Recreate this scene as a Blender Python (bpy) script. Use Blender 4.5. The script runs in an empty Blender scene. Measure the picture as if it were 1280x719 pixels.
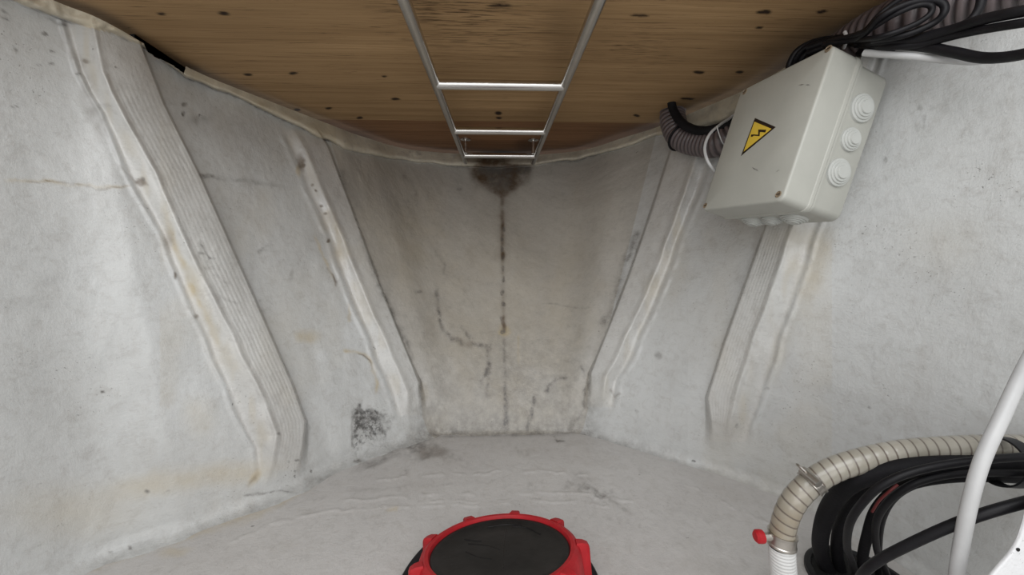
import bpy, math, random
import numpy as np
from mathutils import Vector, Matrix

random.seed(7)
S = bpy.context.scene
COL = S.collection
PI = math.pi

# ------------------------------------------------------------------ camera
F = 480.0                                   # focal length in pixels for a 1280 wide frame
pitch = math.atan(50 / F); yaw = math.atan(17 / F)
FW = np.array([math.sin(yaw) * math.cos(pitch), math.cos(yaw) * math.cos(pitch), -math.sin(pitch)])
RT = np.array([math.cos(yaw), -math.sin(yaw), 0.0])
UP = np.cross(RT, FW)
cam_data = bpy.data.cameras.new('camera')
cam_data.sensor_fit = 'HORIZONTAL'; cam_data.sensor_width = 36.0
cam_data.lens = 36.0 * F / 1280.0
cam_data.clip_start = 0.02
cam = bpy.data.objects.new('camera', cam_data); COL.objects.link(cam)
M = Matrix.Identity(4)
for i in range(3):
    M[i][0] = RT[i]; M[i][1] = UP[i]; M[i][2] = -FW[i]
cam.matrix_world = M
S.camera = cam

def ray(u, v): return FW + RT * (u - 640) / F + UP * (359.5 - v) / F
def at(u, v, d): return ray(u, v) * d
def onz(u, v, z):
    d = ray(u, v); return d * (z / d[2])
def project(P):
    c = np.maximum(P @ FW, 0.05)
    return 640 + F * (P @ RT) / c, 359.5 - F * (P @ UP) / c

# ------------------------------------------------------------------ noise / helpers
def vnoise(x, y, seed=0):
    rng = np.random.default_rng(seed); T = rng.random((256, 256))
    xi = np.floor(x).astype(int); yi = np.floor(y).astype(int)
    fx = x - xi; fy = y - yi
    fx = fx * fx * (3 - 2 * fx); fy = fy * fy * (3 - 2 * fy)
    a = T[xi % 256, yi % 256]; b = T[(xi + 1) % 256, yi % 256]
    c = T[xi % 256, (yi + 1) % 256]; d = T[(xi + 1) % 256, (yi + 1) % 256]
    return (a * (1 - fx) + b * fx) * (1 - fy) + (c * (1 - fx) + d * fx) * fy
def fbm(x, y, seed=0, o=4):
    r = 0; a = .5; n = 0
    for k in range(o):
        r = r + a * vnoise(x * 2 ** k, y * 2 ** k, seed + k); n += a; a *= .55
    return r / n
def sstep(a, b, x):
    t = np.clip((x - a) / (b - a), 0, 1); return t * t * (3 - 2 * t)
def segdist(x, y, pts):
    """distance to a polyline and position 0..1 along it"""
    best = np.full(x.shape, 1e9); pos = np.zeros(x.shape)
    n = len(pts) - 1
    for i in range(n):
        ax, ay = pts[i]; bx, by = pts[i + 1]
        dx, dy = bx - ax, by - ay; L = dx * dx + dy * dy + 1e-9
        t = np.clip(((x - ax) * dx + (y - ay) * dy) / L, 0, 1)
        d = np.hypot(x - ax - t * dx, y - ay - t * dy)
        m = d < best; best[m] = d[m]; pos[m] = (i + t[m]) / n
    return best, pos
def catmull(P, n):
    P = np.asarray(P, float)
    if len(P) == 2:
        t = np.linspace(0, 1, n)[:, None]; return P[0] * (1 - t) + P[1] * t
    Q = np.vstack([2 * P[0] - P[1], P, 2 * P[-1] - P[-2]])
    k = len(P) - 1
    s = np.linspace(0, k, n); i = np.minimum(s.astype(int), k - 1); t = (s - i)[:, None]
    p0, p1, p2, p3 = Q[i], Q[i + 1], Q[i + 2], Q[i + 3]
    return .5 * ((2 * p1) + (-p0 + p2) * t + (2 * p0 - 5 * p1 + 4 * p2 - p3) * t ** 2 + (-p0 + 3 * p1 - 3 * p2 + p3) * t ** 3)

def mk(name, verts, faces, mat, parent=None, smooth=True, normals=None, attrs=None, origin=None, auto=None):
    me = bpy.data.meshes.new(name)
    verts = np.asarray(verts, float).reshape(-1, 3)
    if origin is not None: verts = verts - np.asarray(origin, float)
    if isinstance(faces, np.ndarray):
        nf, k = faces.shape
        me.vertices.add(len(verts)); me.vertices.foreach_set('co', verts.ravel())
        me.loops.add(nf * k); me.loops.foreach_set('vertex_index', faces.ravel().astype(np.int32))
        me.polygons.add(nf)
        me.polygons.foreach_set('loop_start', np.arange(0, nf * k, k, dtype=np.int32))
        me.polygons.foreach_set('loop_total', np.full(nf, k, dtype=np.int32))
        me.update(calc_edges=True)
    else:
        me.from_pydata([tuple(v) for v in verts], [], faces); me.update()
    me.polygons.foreach_set('use_smooth', [bool(smooth)] * len(me.polygons))
    if auto is not None:
        me.set_sharp_from_angle(angle=math.radians(auto))
    if attrs:
        for an, arr in attrs.items():
            a = me.attributes.new(an, 'FLOAT_COLOR', 'POINT')
            a.data.foreach_set('color', np.asarray(arr, np.float32).ravel())
    if normals is not None:
        me.normals_split_custom_set_from_vertices([tuple(n) for n in normals])
    me.materials.append(mat)
    o = bpy.data.objects.new(name, me); COL.objects.link(o)
    if origin is not None: o.location = tuple(origin)
    if parent is not None:
        o.parent = parent
        if origin is not None: o.location = tuple(np.asarray(origin) - np.array(parent.location))
        else: o.matrix_parent_inverse = Matrix.Translation(-parent.location)
    return o

def tag(o, label=None, cat=None, group=None, kind=None):
    if label: o['label'] = label
    if cat: o['category'] = cat
    if group: o['group'] = group
    if kind: o['kind'] = kind
    return o
def empty(name, loc):
    o = bpy.data.objects.new(name, None); o.empty_display_size = .02
    o.location = tuple(loc); COL.objects.link(o); return o

class MB:
    def __init__(self): self.v = []; self.f = []
    def add(self, v, f):
        b = len(self.v); self.v += [tuple(p) for p in v]; self.f += [tuple(i + b for i in q) for q in f]
    def loft(self, rings, cap0=True, cap1=True, closed=True):
        n = len(rings[0]); v = [p for r in rings for p in r]; f = []
        for i in range(len(rings) - 1):
            for j in range(n if closed else n - 1):
                k = (j + 1) % n
                f.append((i * n + j, i * n + k, (i + 1) * n + k, (i + 1) * n + j))
        if cap0: f.append(tuple(range(n - 1, -1, -1)))
        if cap1: f.append(tuple(range((len(rings) - 1) * n, len(rings) * n)))
        self.add(v, f)
    def build(self, name, mat, parent=None, T=None, smooth=True, auto=35):
        v = np.array(self.v)
        if T is not None: v = v @ T[0].T + T[1]
        return mk(name, v, self.f, mat, parent, smooth, auto=auto)

def frames(P):
    T = np.gradient(P, axis=0); T /= np.linalg.norm(T, axis=1)[:, None]
    a = np.array([0, 0, 1.]) if abs(T[0][2]) < .9 else np.array([1., 0, 0])
    N = np.cross(T[0], a); N /= np.linalg.norm(N); out = []
    for t in T:
        N = N - t * (N @ t); N /= np.linalg.norm(N); out.append((N.copy(), np.cross(t, N)))
    return T, out
def tube_mb(P, r, n=14, mb=None, caps=True):
    P = np.asarray(P, float); T, fr = frames(P); mb = mb or MB()
    rr = r if hasattr(r, '__len__') else [r] * len(P)
    rings = []
    for p, (N, B), q in zip(P, fr, rr):
        rings.append([p + q * (N * math.cos(2 * PI * j / n) + B * math.sin(2 * PI * j / n)) for j in range(n)])
    mb.loft(rings, caps, caps); return mb
def disc_ring(c, ax, prof, n=32, mb=None, cap0=True, cap1=True, ref=None):
    """lathe: prof = [(radius, height along axis)]"""
    c = np.asarray(c, float); ax = np.asarray(ax, float); ax = ax / np.linalg.norm(ax)
    a = np.array([1., 0, 0]) if ref is None else np.asarray(ref, float)
    if abs(a @ ax) > .95: a = np.array([0, 1., 0])
    X = a - ax * (a @ ax); X /= np.linalg.norm(X); Y = np.cross(ax, X)
    mb = mb or MB()
    mb.loft([[c + ax * h + r * (X * math.cos(2 * PI * j / n) + Y * math.sin(2 * PI * j / n)) for j in range(n)] for r, h in prof], cap0, cap1)
    return mb

# ------------------------------------------------------------------ materials
def newmat(name):
    m = bpy.data.materials.new(name); m.use_nodes = True
    nt = m.node_tree; b = nt.nodes['Principled BSDF']; return m, nt, b
def N(nt, t, **k):
    n = nt.nodes.new(t)
    for a, b in k.items(): setattr(n, a, b)
    return n
def mixc(nt, fac, a, b, mode='MIX'):
    n = nt.nodes.new('ShaderNodeMix'); n.data_type = 'RGBA'; n.blend_type = mode
    for sock, val in ((n.inputs[0], fac), (n.inputs[6], a), (n.inputs[7], b)):
        if isinstance(val, bpy.types.NodeSocket): nt.links.new(val, sock)
        elif isinstance(val, (int, float)): sock.default_value = val if sock.type == 'VALUE' else (val, val, val, 1)
        else: sock.default_value = (*val, 1)
    return n.outputs[2]
def math_n(nt, op, a, b=None, c=None, clamp=False):
    n = nt.nodes.new('ShaderNodeMath'); n.operation = op; n.use_clamp = clamp
    for i, v in enumerate((a, b, c)):
        if v is None: continue
        if isinstance(v, bpy.types.NodeSocket): nt.links.new(v, n.inputs[i])
        else: n.inputs[i].default_value = v
    return n.outputs[0]
def noise(nt, scale, detail=5, rough=.55, vec=None, stretch=None, dist=0):
    tc = nt.nodes.new('ShaderNodeTexCoord'); src = tc.outputs['Object']
    if stretch:
        mp = nt.nodes.new('ShaderNodeMapping'); mp.inputs['Scale'].default_value = stretch
        nt.links.new(src, mp.inputs[0]); src = mp.outputs[0]
    n = nt.nodes.new('ShaderNodeTexNoise'); n.inputs['Scale'].default_value = scale
    n.inputs['Detail'].default_value = detail; n.inputs['Roughness'].default_value = rough
    n.inputs['Distortion'].default_value = dist
    nt.links.new(src, n.inputs['Vector']); return n.outputs['Fac']
def maprange(nt, v, a, b, c=0, d=1):
    n = nt.nodes.new('ShaderNodeMapRange'); n.clamp = True
    nt.links.new(v, n.inputs[0])
    for i, q in enumerate((a, b, c, d)): n.inputs[i + 1].default_value = q
    return n.outputs[0]
def bump(nt, b, h, strength=.3, dist=.002):
    n = nt.nodes.new('ShaderNodeBump'); n.inputs['Strength'].default_value = strength
    n.inputs['Distance'].default_value = dist
    nt.links.new(h, n.inputs['Height']); nt.links.new(n.outputs[0], b.inputs['Normal']); return n

def paint_mat(name, base, dark, rough=.42, coat=.25, grime_k=1.0):
    m, nt, b = newmat(name)
    at1 = N(nt, 'ShaderNodeAttribute', attribute_name='stain'); sp = N(nt, 'ShaderNodeSeparateColor')
    nt.links.new(at1.outputs['Color'], sp.inputs[0])
    n1 = noise(nt, 2.2, 5, .6); n2 = noise(nt, 14, 7, .65); n3 = noise(nt, 90, 4, .6)
    c = mixc(nt, maprange(nt, n1, .35, .68), base, dark)
    c = mixc(nt, maprange(nt, n2, .5, .78, 0, .35), c, [x * .84 for x in base])
    # fine vertical brush dirt
    n4 = noise(nt, 7, 8, .72, stretch=(1, 1, .25))
    c = mixc(nt, maprange(nt, n4, .54, .72, 0, .38 * grime_k), c, (.36, .33, .29))
    n7 = noise(nt, 48, 8, .75, dist=.5); c = mixc(nt, maprange(nt, n7, .50, .70, 0, .40 * grime_k), c, (.34, .32, .295))
    n8 = noise(nt, 1, 7, .7, stretch=(40, 40, 170), dist=1.0); c = mixc(nt, maprange(nt, n8, .54, .74, 0, .22 * grime_k), c, (.30, .285, .27))
    n9 = noise(nt, 240, 3, .6); n10 = noise(nt, 9, 3, .6)
    c = mixc(nt, math_n(nt, 'MULTIPLY', maprange(nt, n9, .64, .70, 0, .75), maprange(nt, n10, .50, .66)), c, (.16, .15, .14))
    # tiny dark flecks
    n5 = noise(nt, 60, 3, .5); n6 = noise(nt, 5, 2, .5)
    fl = math_n(nt, 'MULTIPLY', maprange(nt, n5, .735, .76), maprange(nt, n6, .52, .6))
    c = mixc(nt, math_n(nt, 'MULTIPLY', fl, .75), c, (.10, .095, .09))
    # yellowed film, brown rust, grey grime and painted shade, black mould
    yl = math_n(nt, 'MULTIPLY', sp.outputs[2], maprange(nt, n2, .25, .6, .35, 1))
    c = mixc(nt, yl, c, (.50, .42, .28))
    br = math_n(nt, 'MULTIPLY', sp.outputs[1], maprange(nt, n2, .3, .62, .35, 1.1), clamp=True)
    c = mixc(nt, br, c, (.105, .068, .038))
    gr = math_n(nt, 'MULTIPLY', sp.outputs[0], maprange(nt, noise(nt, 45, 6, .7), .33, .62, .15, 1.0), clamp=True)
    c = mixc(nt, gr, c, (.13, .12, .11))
    mo = math_n(nt, 'MULTIPLY', at1.outputs['Alpha'], maprange(nt, noise(nt, 110, 5, .75), .44, .56), clamp=True)
    c = mixc(nt, mo, c, (.045, .043, .04))
    nt.links.new(c, b.inputs['Base Color'])
    rr = maprange(nt, n2, .3, .7, rough - .08, rough + .12); nt.links.new(rr, b.inputs['Roughness'])
    b.inputs['Coat Weight'].default_value = coat; b.inputs['Coat Roughness'].default_value = .22
    fine = noise(nt, 320, 5, .7, stretch=(1, 1, .45)); br2 = noise(nt, 1, 6, .65, stretch=(55, 55, 260), dist=.6)
    h = math_n(nt, 'ADD', math_n(nt, 'MULTIPLY', noise(nt, 30, 6, .65, stretch=(1, 1, .6), dist=.5), .9), math_n(nt, 'MULTIPLY', n3, .45))
    h = math_n(nt, 'ADD', h, math_n(nt, 'MULTIPLY', fine, .22)); h = math_n(nt, 'ADD', h, math_n(nt, 'MULTIPLY', br2, .30))
    bump(nt, b, h, .55, .0030)
    return m
M_paint = paint_mat('white_bilge_paint', (.60, .61, .605), (.51, .51, .495))
M_rib = paint_mat('glossy_frame_paint', (.61, .61, .59), (.53, .52, .50), rough=.30, coat=.6)
M_front = paint_mat('shaded_front_paint', (.52, .50, .46), (.42, .40, .365), rough=.46, coat=.15, grime_k=1.4)  # hull paint darkened to stand in for weaker light on the front wall
M_floor = paint_mat('floor_bilge_paint', (.575, .56, .545), (.48, .46, .445), rough=.42, coat=.15)

def simple(name, col, rough=.5, metal=0, coat=0, nscale=None, var=.12, bmp=0, bscale=60, spec=None):
    m, nt, b = newmat(name)
    n = noise(nt, nscale or 30, 5, .6)
    c = mixc(nt, maprange(nt, n, .3, .7), [x * (1 - var) for x in col], [min(1, x * (1 + var)) for x in col])
    nt.links.new(c, b.inputs['Base Color'])
    b.inputs['Roughness'].default_value = rough; b.inputs['Metallic'].default_value = metal
    b.inputs['Coat Weight'].default_value = coat
    if spec is not None: b.inputs['Specular IOR Level'].default_value = spec
    if bmp: bump(nt, b, noise(nt, bscale, 4, .6), bmp, .001)
    return m
M_black = simple('black_rubber_cable', (.008, .0075, .009), .45, spec=.22, var=.3, bmp=.15, bscale=200)
M_blackm = simple('matte_black_sleeve', (.007, .0065, .008), .7, spec=.22, var=.3, bmp=.5, bscale=260)
M_whitec = simple('white_cable_sheath', (.50, .50, .50), .38, var=.06)
M_steel = simple('brushed_stainless', (.66, .65, .63), .24, metal=1, var=.06, bmp=.12, bscale=300)
M_steeld = simple('dull_clamp_steel', (.50, .47, .43), .32, metal=1, var=.25)
M_red = simple('red_plastic', (.42, .014, .020), .5, spec=.3, var=.14, nscale=60, bmp=.12, bscale=80)
M_lid = simple('black_rubber_lid', (.014, .013, .013), .42, spec=.22, var=.35, nscale=40, bmp=.25, bscale=90)
M_flange = simple('black_plastic_flange', (.015, .015, .017), .42, spec=.22, var=.2)
M_box = simple('grey_enclosure_plastic', (.415, .415, .375), .40, var=.045, nscale=18, bmp=.08, bscale=160)
M_gland = simple('grey_gland_rubber', (.47, .48, .455), .42, var=.05)
M_brass = simple('tarnished_screw', (.34, .27, .19), .5, metal=.5, var=.3, nscale=200)
M_redd = simple('dim_red_wire', (.11, .008, .008), .5)
M_void = simple('dark_cavity', (.006, .006, .006), .9)  # flat black standing in for the darkness inside the gap and holes
M_tape = simple('white_tape', (.68, .68, .67), .55, var=.07, bmp=.4, bscale=120)
M_cream = simple('cream_foam', (.50, .45, .34), .8, var=.25, nscale=60, bmp=.6, bscale=90)
M_bracket = paint_mat('bright_white_gelcoat', (.74, .74, .75), (.68, .68, .69), rough=.4, grime_k=.2)
M_yellow = simple('warning_yellow', (.72, .50, .06), .4, var=.06)
M_print = simple('black_print', (.018, .010, .008), .45)
M_clear = simple('clear_tie', (.55, .55, .55), .3)

def hose_mat(name, c1, c2, ring, rough=.3):
    m, nt, b = newmat(name)
    a = N(nt, 'ShaderNodeAttribute', attribute_name='stain'); sp = N(nt, 'ShaderNodeSeparateColor')
    nt.links.new(a.outputs['Color'], sp.inputs[0])
    c = mixc(nt, maprange(nt, noise(nt, 22, 5, .6), .35, .65), c1, c2)
    c = mixc(nt, math_n(nt, 'MULTIPLY', sp.outputs[1], maprange(nt, noise(nt, 40, 4, .6), .3, .6, .2, 1)), c, (.30, .21, .11))
    c = mixc(nt, sp.outputs[0], c, ring)
    nt.links.new(c, b.inputs['Base Color'])
    b.inputs['Roughness'].default_value = rough; b.inputs['Coat Weight'].default_value = .3
    b.inputs['Subsurface Weight'].default_value = .0
    return m
M_hose = hose_mat('spiral_suction_hose', (.36, .335, .285), (.28, .26, .215), (.10, .075, .06))
M_duct = hose_mat('corrugated_duct', (.165, .13, .13), (.12, .095, .098), (.045, .034, .036), .5)

def wood_mat(name, k=1.0, red=0.0):
    m, nt, b = newmat(name)
    at1 = N(nt, 'ShaderNodeAttribute', attribute_name='stain'); sp = N(nt, 'ShaderNodeSeparateColor')
    nt.links.new(at1.outputs['Color'], sp.inputs[0])
    g1 = noise(nt, 1, 6, .6, stretch=(2.2, 70, 1), dist=.3)
    g2 = noise(nt, 1, 5, .65, stretch=(9, 260, 1))
    g3 = noise(nt, 2.0, 3, .5, stretch=(1, 2.0, 1))
    A = [x * k for x in (.47, .305, .155)]; B = [x * k for x in (.33, .205, .098)]
    if red: A = [A[0] * .80, A[1] * .66, A[2] * .66]; B = [B[0] * .75, B[1] * .62, B[2] * .62]
    c = mixc(nt, maprange(nt, g1, .34, .66), B, A)
    c = mixc(nt, maprange(nt, g3, .35, .7, 0, .35), c, [x * .6 for x in B])
    g6 = noise(nt, 1, 6, .7, stretch=(5, 600, 1)); c = mixc(nt, maprange(nt, g6, .45, .65, 0, .45), c, [x * .7 for x in B])
    c = mixc(nt, maprange(nt, g2, .58, .70, 0, .7), c, (.085 * k, .045 * k, .022 * k))
    # scattered dark grain pores
    g4 = noise(nt, 1, 3, .5, stretch=(26, 330, 1)); g5 = noise(nt, 3, 2, .5)
    f = math_n(nt, 'MULTIPLY', maprange(nt, g4, .69, .74), maprange(nt, g5, .42, .56))
    f = math_n(nt, 'ADD', math_n(nt, 'MULTIPLY', f, .8), math_n(nt, 'MULTIPLY', sp.outputs[1], maprange(nt, g4, .50, .60)), clamp=True)
    c = mixc(nt, f, c, (.035, .018, .010))
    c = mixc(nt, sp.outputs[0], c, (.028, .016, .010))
    nt.links.new(c, b.inputs['Base Color'])
    b.inputs['Roughness'].default_value = .75; b.inputs['Specular IOR Level'].default_value = .2
    bump(nt, b, g1, .12, .001)
    return m
M_wood = wood_mat('plywood_underside'); M_wood2 = wood_mat('darker_plywood', .92, 1)

# ------------------------------------------------------------------ hull shell
ZC, ZF = .375, -.5
K = [  # ceiling (x,y), floor (x,y), outward bulge, fillet radius
 ((-.70, -.35), (-.70, -.35), .02, .04), ((-.70, .20), (-.72, .25), .02, .05), ((-.685, .60), (-.655, .56), .02, .03),
 ((-.655, .70), (-.548, .65), .02, .028), ((-.652, .80), (-.440, .745), .02, .026), ((-.640, .91), (-.370, .835), .02, .024),
 ((-.588, 1.052), (-.295, .905), .015, .022), ((-.520, 1.225), (-.185, .985), .01, .02), ((-.458, 1.37), (-.14, .990), .0, .012),
 ((-.320, 1.545), (-.09, .990), 0, .01), ((.015, 1.62), (.02, .989), 0, .01), ((.30, 1.545), (.13, .988), 0, .01),
 ((.437, 1.338), (.18, .987), 0, .012), ((.50, 1.225), (.225, .983), .0, .02), ((.555, 1.06), (.335, .910), .005, .022),
 ((.593, .93), (.42, .845), .0, .022), ((.603, .80), (.50, .79), -.005, .022), ((.606, .69), (.555, .735), -.01, .022),
 ((.620, .60), (.605, .66), 0, .022), ((.655, .45), (.65, .50), .01, .022), ((.69, .20), (.69, .22), .02, .04), ((.70, -.35), (.70, -.35), .02, .04)]
wts = [.35, .8, .8, .9, 1, 1, 1, 1, .8, 1, 1, .8, 1, 1, 1, 1, 1, .9, .9, .8, .35]
NS, NT = 1500, 400
cum = np.concatenate([[0], np.cumsum(wts)]); sv = np.interp(np.linspace(0, cum[-1], NS), cum, np.arange(len(K)))
def pc(arr):
    Q = np.asarray(arr, float).reshape(len(K), -1); Q = np.vstack([2 * Q[0] - Q[1], Q, 2 * Q[-1] - Q[-2]])
    i = np.minimum(sv.astype(int), len(K) - 2); t = (sv - i)[:, None]
    p0, p1, p2, p3 = Q[i], Q[i + 1], Q[i + 2], Q[i + 3]
    return .5 * ((2 * p1) + (-p0 + p2) * t + (2 * p0 - 5 * p1 + 4 * p2 - p3) * t ** 2 + (-p0 + 3 * p1 - 3 * p2 + p3) * t ** 3)
Tc = pc([k[0] for k in K]); Bc = pc([k[1] for k in K]); bul = pc([k[2] for k in K])[:, 0]; fil = np.maximum(pc([k[3] for k in K])[:, 0], .006)
mid = (Tc + Bc) / 2
tg = np.gradient(mid, axis=0); tg /= np.linalg.norm(tg, axis=1)[:, None]
outn = np.stack([-tg[:, 1], tg[:, 0]], 1)          # left of travel direction = outboard
tt = np.linspace(0, 1, NT) ** 1.0
P = np.zeros((NS, NT, 3))
for j, t in enumerate(tt):
    xy = Bc * (1 - t) + Tc * t + outn * (bul * 4 * t * (1 - t))[:, None]
    h = t * (ZC - ZF)
    q = np.clip(fil - h, 0, None)
    inset = fil - np.sqrt(np.maximum(fil ** 2 - q ** 2, 0))
    xy = xy - outn * inset[:, None] * (1 if j else 1.02)
    P[:, j, :2] = xy; P[:, j, 2] = ZF + h
def grid_normals(P, sgn=1):
    a = np.gradient(P, axis=0); b = np.gradient(P, axis=1)
    n = np.cross(a, b) * sgn; return n / (np.linalg.norm(n, axis=2)[..., None] + 1e-12)
N0 = grid_normals(P)
V = P.reshape(-1, 3); n0 = N0.reshape(-1, 3)
if (n0[(NS // 2) * NT + NT // 2] @ V[(NS // 2) * NT + NT // 2]) > 0: n0 = -n0; SG = -1
else: SG = 1
front = (V @ FW) > .12
U, W = project(V)
# soft hand-laid waviness of the laminate
U_ = U.copy(); W_ = W.copy()
U_[~front] = -999; W_[~front] = -999
dist = np.linalg.norm(V, axis=1); rd = V / dist[:, None]
cosn = np.clip(-(rd * n0).sum(1), .35, 1)
disp = (fbm(V[:, 0] * 6 + V[:, 1] * 6 + 50, V[:, 2] * 5 + 50, 3, 3) - .5) * .010
disp += (fbm(V[:, 0] * 26 + V[:, 1] * 26 + 90, V[:, 2] * 20 + 90, 9, 3) - .5) * .0022

def polyx(pts, y):
    p = sorted(pts, key=lambda q: q[1]); return np.interp(y, [q[1] for q in p], [q[0] for q in p])
RIBS = [
 dict(L1=[(60, -40), (84, 40), (100, 90), (130, 140), (162, 220), (200, 290), (240, 385), (272, 455), (300, 525), (318, 560), (322, 600)],
      L2=[(100, -40), (118, 40), (128, 90), (158, 150), (195, 215), (230, 300), (266, 370), (303, 445), (333, 505), (346, 545), (335, 600)],
      L3=[(150, -10), (172, 45), (205, 130), (250, 220), (290, 310), (330, 400), (365, 480), (382, 527), (380, 555), (372, 600)],
      y0=-60, y1=10, b0=545, b1=610, h=.024, side=1),
 dict(L1=[(352, 160), (366, 190), (400, 270), (438, 370), (468, 440), (492, 500), (500, 530)],
      L2=[(368, 160), (384, 190), (425, 290), (466, 390), (496, 455), (510, 490), (512, 530)],
      L3=[(395, 160), (410, 183), (440, 262), (478, 365), (505, 432), (524, 478), (527, 530)],
      y0=150, y1=188, b0=488, b1=535, h=.018, side=1),
 dict(L1=[(900, 150), (888, 200), (850, 300), (822, 372), (792, 440), (772, 475), (764, 520)],
      L2=[(882, 150), (868, 200), (838, 290), (808, 365), (778, 430), (757, 470), (750, 520)],
      L3=[(850, 150), (838, 190), (815, 262), (788, 340), (763, 405), (738, 467), (736, 520)],
      y0=140, y1=170, b0=478, b1=525, h=.018, side=-1),
 dict(L1=[(1110, 50), (1022, 285), (1002, 345), (975, 420), (950, 500), (938, 530), (930, 580)],
      L2=[(1085, 50), (985, 300), (958, 380), (936, 440), (918, 500), (912, 530), (908, 580)],
      L3=[(1050, 40), (955, 290), (930, 360), (905, 430), (884, 497), (888, 530), (890, 580)],
      y0=0, y1=40, b0=515, b1=572, h=.023, side=-1)]
wobx = (vnoise(W / 30, W * 0 + 3.3, 11) - .5) * 5
owner = np.zeros(len(V), int)
stripe = np.zeros(len(V))
stain = np.zeros((len(V), 4))
for k, R in enumerate(RIBS):
    s = R['side']
    x1, x2, x3 = (polyx(R[q], W_) * s for q in ('L1', 'L2', 'L3'))
    x1 = x1 + wobx * .8; x2 = x2 + wobx * .5; u = U_ * s
    fade = sstep(R['y0'], R['y1'], W_) * (1 - sstep(R['b0'], R['b1'], W_))
    w3 = 2.6 + 12 * sstep(R['b0'] - 40, R['b1'], W_)
    prof = sstep(x1, x2, u) * .92 + .08 * sstep(x2, x3, u)
    prof = prof * (1 - sstep(x3 - w3 * .3, x3 + w3 * .7, u))
    ridge = np.exp(-((u - x2) / 4.0) ** 2) * .0036 * (.6 + .8 * vnoise(W / 14, W * 0 + k, 5))
    crease = np.exp(-((u - x1 + 4) / 4.0) ** 2) * .0030 * (.4 + 1.1 * vnoise(W / 11, W * 0 + k, 6))
    body = prof > .02
    disp += (prof * R['h'] + ridge + crease) * fade
    inside = front & (u > x1) & (u < x3 + 2) & (fade > .25)
    owner[inside] = k + 1
    if k in (0, 3):                                   # woven tape lines along the flat of the big frames
        c = (u - x2) / (x3 - x2)
        on = front & (c > .12) & (c < .97)
        disp[on] += (np.cos(c[on] * 2 * PI * 9) *   .00012) * (.4 + 1.2 * vnoise(U[on] / 20, W[on] / 40, 55)) * fade[on] * sstep(70, 130, W_[on])
        stain[on, 0] += .12 * sstep(70, 130, W_[on]) * (.5 - .5 * np.cos(c[on] * 2 * PI * 9)) * fade[on]
    # dark line along the far edge, yellowing in the trough
    e = np.exp(-((u - x3 - 1) / 2.0) ** 2) * fade * front
    stain[:, 0] += e * .38 * (.3 + .9 * vnoise(U / 7, W / 12, 23))
    g = np.exp(-((u - (x1 + x2) / 2) / 9) ** 2) * fade * front * sstep(.35, .8, vnoise(U / 9, W / 30, 21))
    stain[:, 2] += g * .32
# trim lip along the top edge
CE = [(-300, -130), (64, 0), (107, 10), (144, 28), (178, 49), (232, 84), (285, 107), (336, 126), (369, 138), (420, 158), (454, 171), (487, 183), (521, 190), (571, 193),
      (628, 194), (679, 195), (705, 191), (739, 183), (783, 171), (820, 158), (842, 146), (878, 134), (925, 115), (1050, 42), (1100, 15), (1130, 0), (1300, -90)]
LO = [(-300, -90), (0, -8), (34, 8), (84, 28), (134, 40), (176, 57), (232, 97), (285, 118), (336, 142), (363, 155), (430, 186), (470, 196), (521, 204), (571, 208),
      (628, 210), (689, 205), (739, 197), (790, 181), (820, 170), (850, 168), (900, 153), (925, 140), (1060, 62), (1110, 32), (1140, 14), (1300, -70)]
lo = np.interp(U_, [p[0] for p in LO], [p[1] for p in LO]); ce = np.interp(U_, [p[0] for p in CE], [p[1] for p in CE])
lo = lo + (vnoise(U / 18, U * 0, 31) - .5) * 3
lip = front & (W_ < lo) & (U_ > -250) & (U_ < 1250)
f = np.clip((lo - W_) / (lo - ce), 0, 1.2)
hl = .022 * np.sqrt(np.clip(1 - (1 - np.clip(f * 2.2, 0, 1)) ** 2, 0, 1)) * (.85 + .3 * vnoise(U / 12, W / 9, 12))
disp[lip] = np.maximum(disp[lip] * .4 + hl[lip], disp[lip])
owner[lip & (U_ < 181)] = 5; owner[lip & (U_ >= 181)] = 6
stain[lip & (U_ < 420), 2] += .40 * vnoise(U / 22, W / 12, 40)[lip & (U_ < 420)] + .12
stain[lip & (U_ > 820), 2] += .25
edge = np.exp(-((W_ - lo) / 1.6) ** 2) * front
stain[:, 0] += edge * .75 * sstep(.25, .6, vnoise(U / 25, U * 0 + 4, 41))
base_front = front.copy()

# ---- stains, cracks and painted shade (positions measured on the surface)
wx = (fbm(U / 16, W / 16, 61, 3) - .5) * 14; wy = (fbm(U / 16 + 40, W / 16 + 9, 67, 3) - .5) * 14
Ux, Wx = U_ + wx * .6, W_ + wy * .6
def line(pts, w, k, ch, warp=True, vary=True, taper=True):
    xs = [p[0] for p in pts]; ys = [p[1] for p in pts]; m = front & (U_ > min(xs) - 30) & (U_ < max(xs) + 30) & (W_ > min(ys) - 30) & (W_ < max(ys) + 30)
    a, b = (Ux, Wx) if warp else (U_, W_)
    d, pos = segdist(a[m], b[m], pts); v = k * np.exp(-(d / w) ** 2)
    if taper: v = v * sstep(0, .08, pos) * (1 - sstep(.85, 1, pos))
    if vary: v = v * (.35 + .9 * vnoise(U[m] / 10, W[m] / 10, 71))
    stain[m, ch] += v
def blob(cx, cy, rx, ry, k, ch, soft=.6, rotd=0, ns=14, th=.0):
    m = front & (abs(U_ - cx) < (rx + ry) * 1.8) & (abs(W_ - cy) < (rx + ry) * 1.8)
    a = math.radians(rotd); dx = (Ux - cx)[m]; dy = (Wx - cy)[m]
    X = dx * math.cos(a) + dy * math.sin(a); Y = -dx * math.sin(a) + dy * math.cos(a)
    r = np.hypot(X / rx, Y / ry); v = k * (1 - sstep(1 - soft, 1 + soft * .5, r))
    v = v * sstep(th, th + .5, fbm(U[m] / ns, W[m] / ns, 81, 4)) if th else v
    stain[m, ch] += v
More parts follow.
